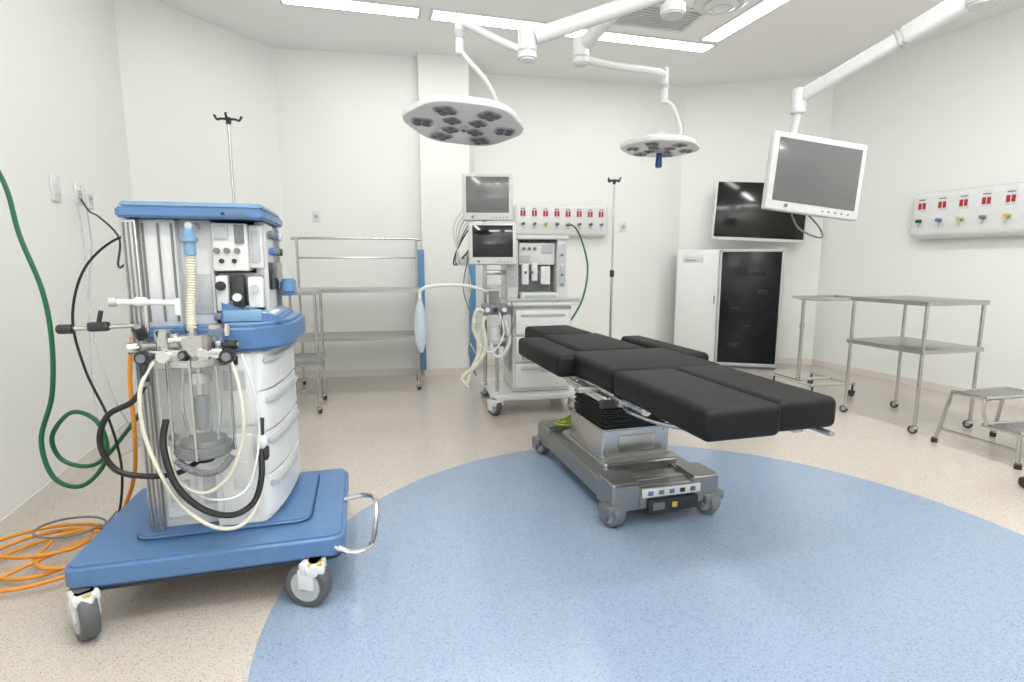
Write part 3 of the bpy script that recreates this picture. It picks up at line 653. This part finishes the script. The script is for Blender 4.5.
ivpole(-1.70,3.42,2.05,'steel drip stand with black hooks behind the anaesthesia machine'); ivpole(.91,5.0,1.92,'slim steel drip stand standing before the back wall',20)
# ---------------------------------------------------------------- steel tables
def stable(name,lab,cat,loc,rz,W,D,h,shelf=None,back=None,r=.0125,cast=True,lip=.03):
    t=thing(name,lab,cat,loc,rz)
    z0=.06 if cast else 0
    for x in(0,W):
        for y in(0,D):
            b=B(); top=h if not(back and y==D) else back
            b.cyl((x,y,z0),(x,y,top-(.03 if back and y==D else 0)),r,STEEL,seg=14)
            b.obj('leg',t)
            if cast: caster(t,x,y,.08,.03,.02,25,fork=STEEL,hub=GREY,tyre=DARK)
    def sh(z,nm):
        b=B(); b.bx(-.02,W+.02,-.02,D+.02,z-.004,z,STEELB,.001)
        b.bx(-.02,W+.02,-.022,-.018,z-lip,z,STEELB,0); b.bx(-.02,W+.02,D+.018,D+.022,z-lip,z,STEELB,0); b.bx(-.022,-.018,-.02,D+.02,z-lip,z,STEELB,0); b.bx(W+.018,W+.022,-.02,D+.02,z-lip,z,STEELB,0)
        b.obj(nm,t)
    if h: sh(h,'table_top')
    if shelf: sh(shelf,'shelf')
    if back:
        b=B(); b.tube([(0,D,back-.04),(0.005,D,back-.012),(.03,D,back),(W-.03,D,back),(W-.005,D,back-.012),(W,D,back-.04)],r,STEEL,seg=12,n=4)
        b.tube([(0,D,(back+h)/2+.05),(W,D,(back+h)/2+.05)],r*.7,STEEL,smooth=False); b.obj('back_rail',t)
    return t
stable('instrument_table','long stainless steel instrument table with a tall tubular back rail','table',(-1.98,4.86,0),10,1.12,.42,.96,.52,1.43)
stable('side_table','small stainless steel side table on castors','table',(-2.02,4.12,0),14,.50,.45,.98,.42)
stable('side_table','square stainless steel two-tier table on castors','table',(2.84,3.72,0),15,.52,.58,.935,.60)
t=thing('instrument_stand','stainless tube stand with an open rail top and wheeled frame','stand',(2.66,4.72,0),12)
b=B(); b.tube([(0,0,.12),(0,.5,.12)],.016,STEEL,smooth=False); b.tube([(.42,-.02,.12),(.42,.52,.12)],.016,STEEL,smooth=False); b.tube([(0,.25,.12),(.42,.25,.12)],.016,STEEL,smooth=False); b.tube([(-.02,.0,.12),(.44,0,.12)],.014,STEEL,smooth=False); b.obj('base_frame',t)
b=B(); b.cyl((.06,.25,.12),(.06,.25,.87),.016,STEEL,seg=14); b.cyl((.06,.25,.6),(.06,.25,.64),.022,STEEL,seg=14); b.obj('post',t)
b=B(); b.tube([(.06,.25,.87),(.06,.02,.88),(.52,.02,.88),(.52,.40,.88),(.06,.40,.88)],.012,STEEL,smooth=False,closed=True); b.obj('tray_rail',t)
for x,y in((0,0),(0,.5),(.42,0),(.42,.5)): caster(t,x,y,.12,.03,.02,0,fork=DARK,hub=GREY,tyre=DARK)
# step stool
t=thing('step_stool','two-step stainless stool with perforated treads and rubber feet','step stool',(2.97,3.10,0),14)
b=B()
def frame(x0,x1,y0,y1,z,r=.013):
    b.tube([(x0,y0,z),(x1,y0,z),(x1,y1,z),(x0,y1,z)],r,STEEL,smooth=False,closed=True,seg=10)
frame(.02,.47,.20,.40,.36); frame(0,.50,-.02,.18,.20)
for x in(0,.5):
    s=1 if x else -1
    b.tube([(x,-.02,.20),(x+s*.015,-.04,.0)],.012,STEEL,smooth=False); b.tube([(x-s*.02,.40,.36),(x+s*.01,.46,.0)],.012,STEEL,smooth=False); b.tube([(x-s*.02,.20,.36),(x,.19,.28),(x,.16,.20)],.010,STEEL,smooth=False); b.tube([(x,-.03,.10),(x,.44,.10)],.010,STEEL,smooth=False)
b.obj('frame',t)
for nm,(x0,x1,y0,y1,z) in(('tread',(.02,.47,.20,.40,.365)),('tread',(0,.50,-.02,.18,.205))):
    b=B(); n=12
    for k in range(n):
        xx=x0+(x1-x0)*(k+.5)/n; b.bx(xx-.011,xx+.011,y0,y1,z-.004,z+.002,STEELB,.001)
    for k in range(5):
        yy=y0+(y1-y0)*(k+.5)/5; b.bx(x0,x1,yy-.008,yy+.008,z-.005,z+.001,STEELB,.001)
    b.obj(nm,t)
for x,y in((-.015,-.04),(.515,-.04),(-.01,.46),(.51,.46)):
    b=B(); b.cyl((x,y,0),(x,y,.03),.019,DARK,seg=14,bev=.003); b.cyl((x,y,.03),(x,y,.04),.016,GREY,seg=14); b.obj('foot',t)
t=thing('rolling_stool','round rolling stool with a five-star wheeled base','stool',(2.88,2.54,0))
b=B(); b.cyl((0,0,.47),(0,0,.53),.17,DARK,seg=36,bev=.02); b.obj('seat',t)
b=B(); b.cyl((0,0,.1),(0,0,.47),.022,CHROME); b.obj('pole',t)
for k in range(5):
    a=R(180+72*k+8); c,s=math.cos(a),math.sin(a)
    b=B(); b.tube([(0,0,.12),(.14*c,.14*s,.10),(.27*c,.27*s,.075)],.014,CHROME); b.obj('base_leg',t)
    caster(t,.27*c,.27*s,.08,.03,.03,0,fork=DARK,hub=RED,tyre=DARK)
# ---------------------------------------------------------------- hoses and cables
def hose(name,pts_,r,mat,lab,cat='hose'):
    c=Vector(pts_[0]); b=B(); b.tube([Vector(p)-c for p in pts_],r,mat); b.obj(name,loc=c,label=lab,cat=cat)
hose('green_hose',[(-2.22,2.34,1.75),(-2.07,2.29,1.52),(-1.99,2.24,1.31),(-1.90,2.21,1.09),(-1.86,2.18,.89),(-1.86,2.15,.67),(-1.90,2.12,.49),(-1.85,2.10,.34),(-1.73,2.09,.31),(-1.63,2.10,.42),(-1.66,2.12,.56),(-1.78,2.14,.60),(-1.89,2.16,.49),(-1.87,2.18,.38),(-1.75,2.2,.36),(-1.62,2.22,.50),(-1.5,2.25,.66),(-1.36,2.28,.72)],.009,GRN,'thick green oxygen hose looping between wall and machine')
hose('power_cable',[(-2.645,3.43,1.59),(-2.50,3.30,1.50),(-2.22,3.0,1.44),(-1.95,2.75,1.32),(-1.86,2.6,1.18),(-1.72,2.5,1.22),(-1.48,2.4,1.30)],.005,BLACK,'black power cable plugged into the wall outlet','cable')
hose('power_cable',[(-1.40,2.2,1.28),(-1.55,2.2,1.30),(-1.70,2.19,1.18),(-1.765,2.18,.98),(-1.73,2.17,.77),(-1.65,2.16,.57),(-1.61,2.15,.37),(-1.63,2.14,.18),(-1.66,2.10,.08)],.005,BLACK,'black cable hanging in a loose arc down to the floor','cable')
hose('network_cable',[(-2.66,3.49,1.58),(-2.60,3.42,1.30),(-2.48,3.2,1.0),(-2.2,2.8,.62),(-1.95,2.5,.40),(-1.75,2.35,.35),(-1.5,2.3,.5)],.004,LGREY,'pale grey cable running from the wall outlet','cable')
hose('white_cable',[(-2.61,3.36,1.56),(-2.40,3.1,1.3),(-2.02,2.6,.95),(-1.84,2.45,.6),(-1.74,2.5,.3),(-1.72,2.6,.02)],.004,LGREY,'pale cable hanging from the wall to the floor','cable')
pts_=[(-1.42,2.20,1.02),(-1.50,2.16,.95),(-1.53,2.14,.75),(-1.535,2.14,.50),(-1.60,2.20,.30),(-1.70,2.24,.12)]
for k in range(34):
    a=-.5+k*math.pi/4; rr=.175+.075*math.sin(k*.53)+.02*(k%3); pts_.append((-1.85+.045*math.sin(k*.37)+rr*math.cos(a),2.07+.05*math.cos(k*.61)+.9*rr*math.sin(a),.014+.0014*k+.012*math.sin(k*1.7)**2))
pts_+=[(-1.93,1.84,.03),(-1.88,1.74,.014),(-1.78,1.64,.014)]
hose('orange_hose',pts_,.0085,ORA,'bright orange hose hanging down and coiled on the floor')
pts_=[(-1.75,2.28,.11)]
for k in range(9):
    a=k*math.pi/4; pts_.append((-1.84+.13*math.cos(a),2.14+.10*math.sin(a),.100+.002*k))
hose('grey_cable',pts_,.005,GREY,'grey cable coiled on top of the orange hose','cable')
hose('green_hose',[(.62,6.33,1.62),(.69,6.20,1.60),(.75,6.0,1.45),(.77,5.6,1.15),(.67,5.2,.85),(.50,4.95,.62)],.010,GRN,'green hose running from the gas panel to the machine')
# ---------------------------------------------------------------- camera / world
w=bpy.data.worlds.new('World'); SC.world=w; w.use_nodes=True; w.node_tree.nodes['Background'].inputs[0].default_value=(.8,.85,.9,1); w.node_tree.nodes['Background'].inputs[1].default_value=.3
cam=bpy.data.cameras.new('camera'); cam.sensor_width=36; cam.lens=545/1024*36; cam.clip_start=.05
co=bpy.data.objects.new('camera',cam); link(co); co.location=(0,0,1.2); co.rotation_euler=(R(90-8.2),0,0)
SC.camera=co
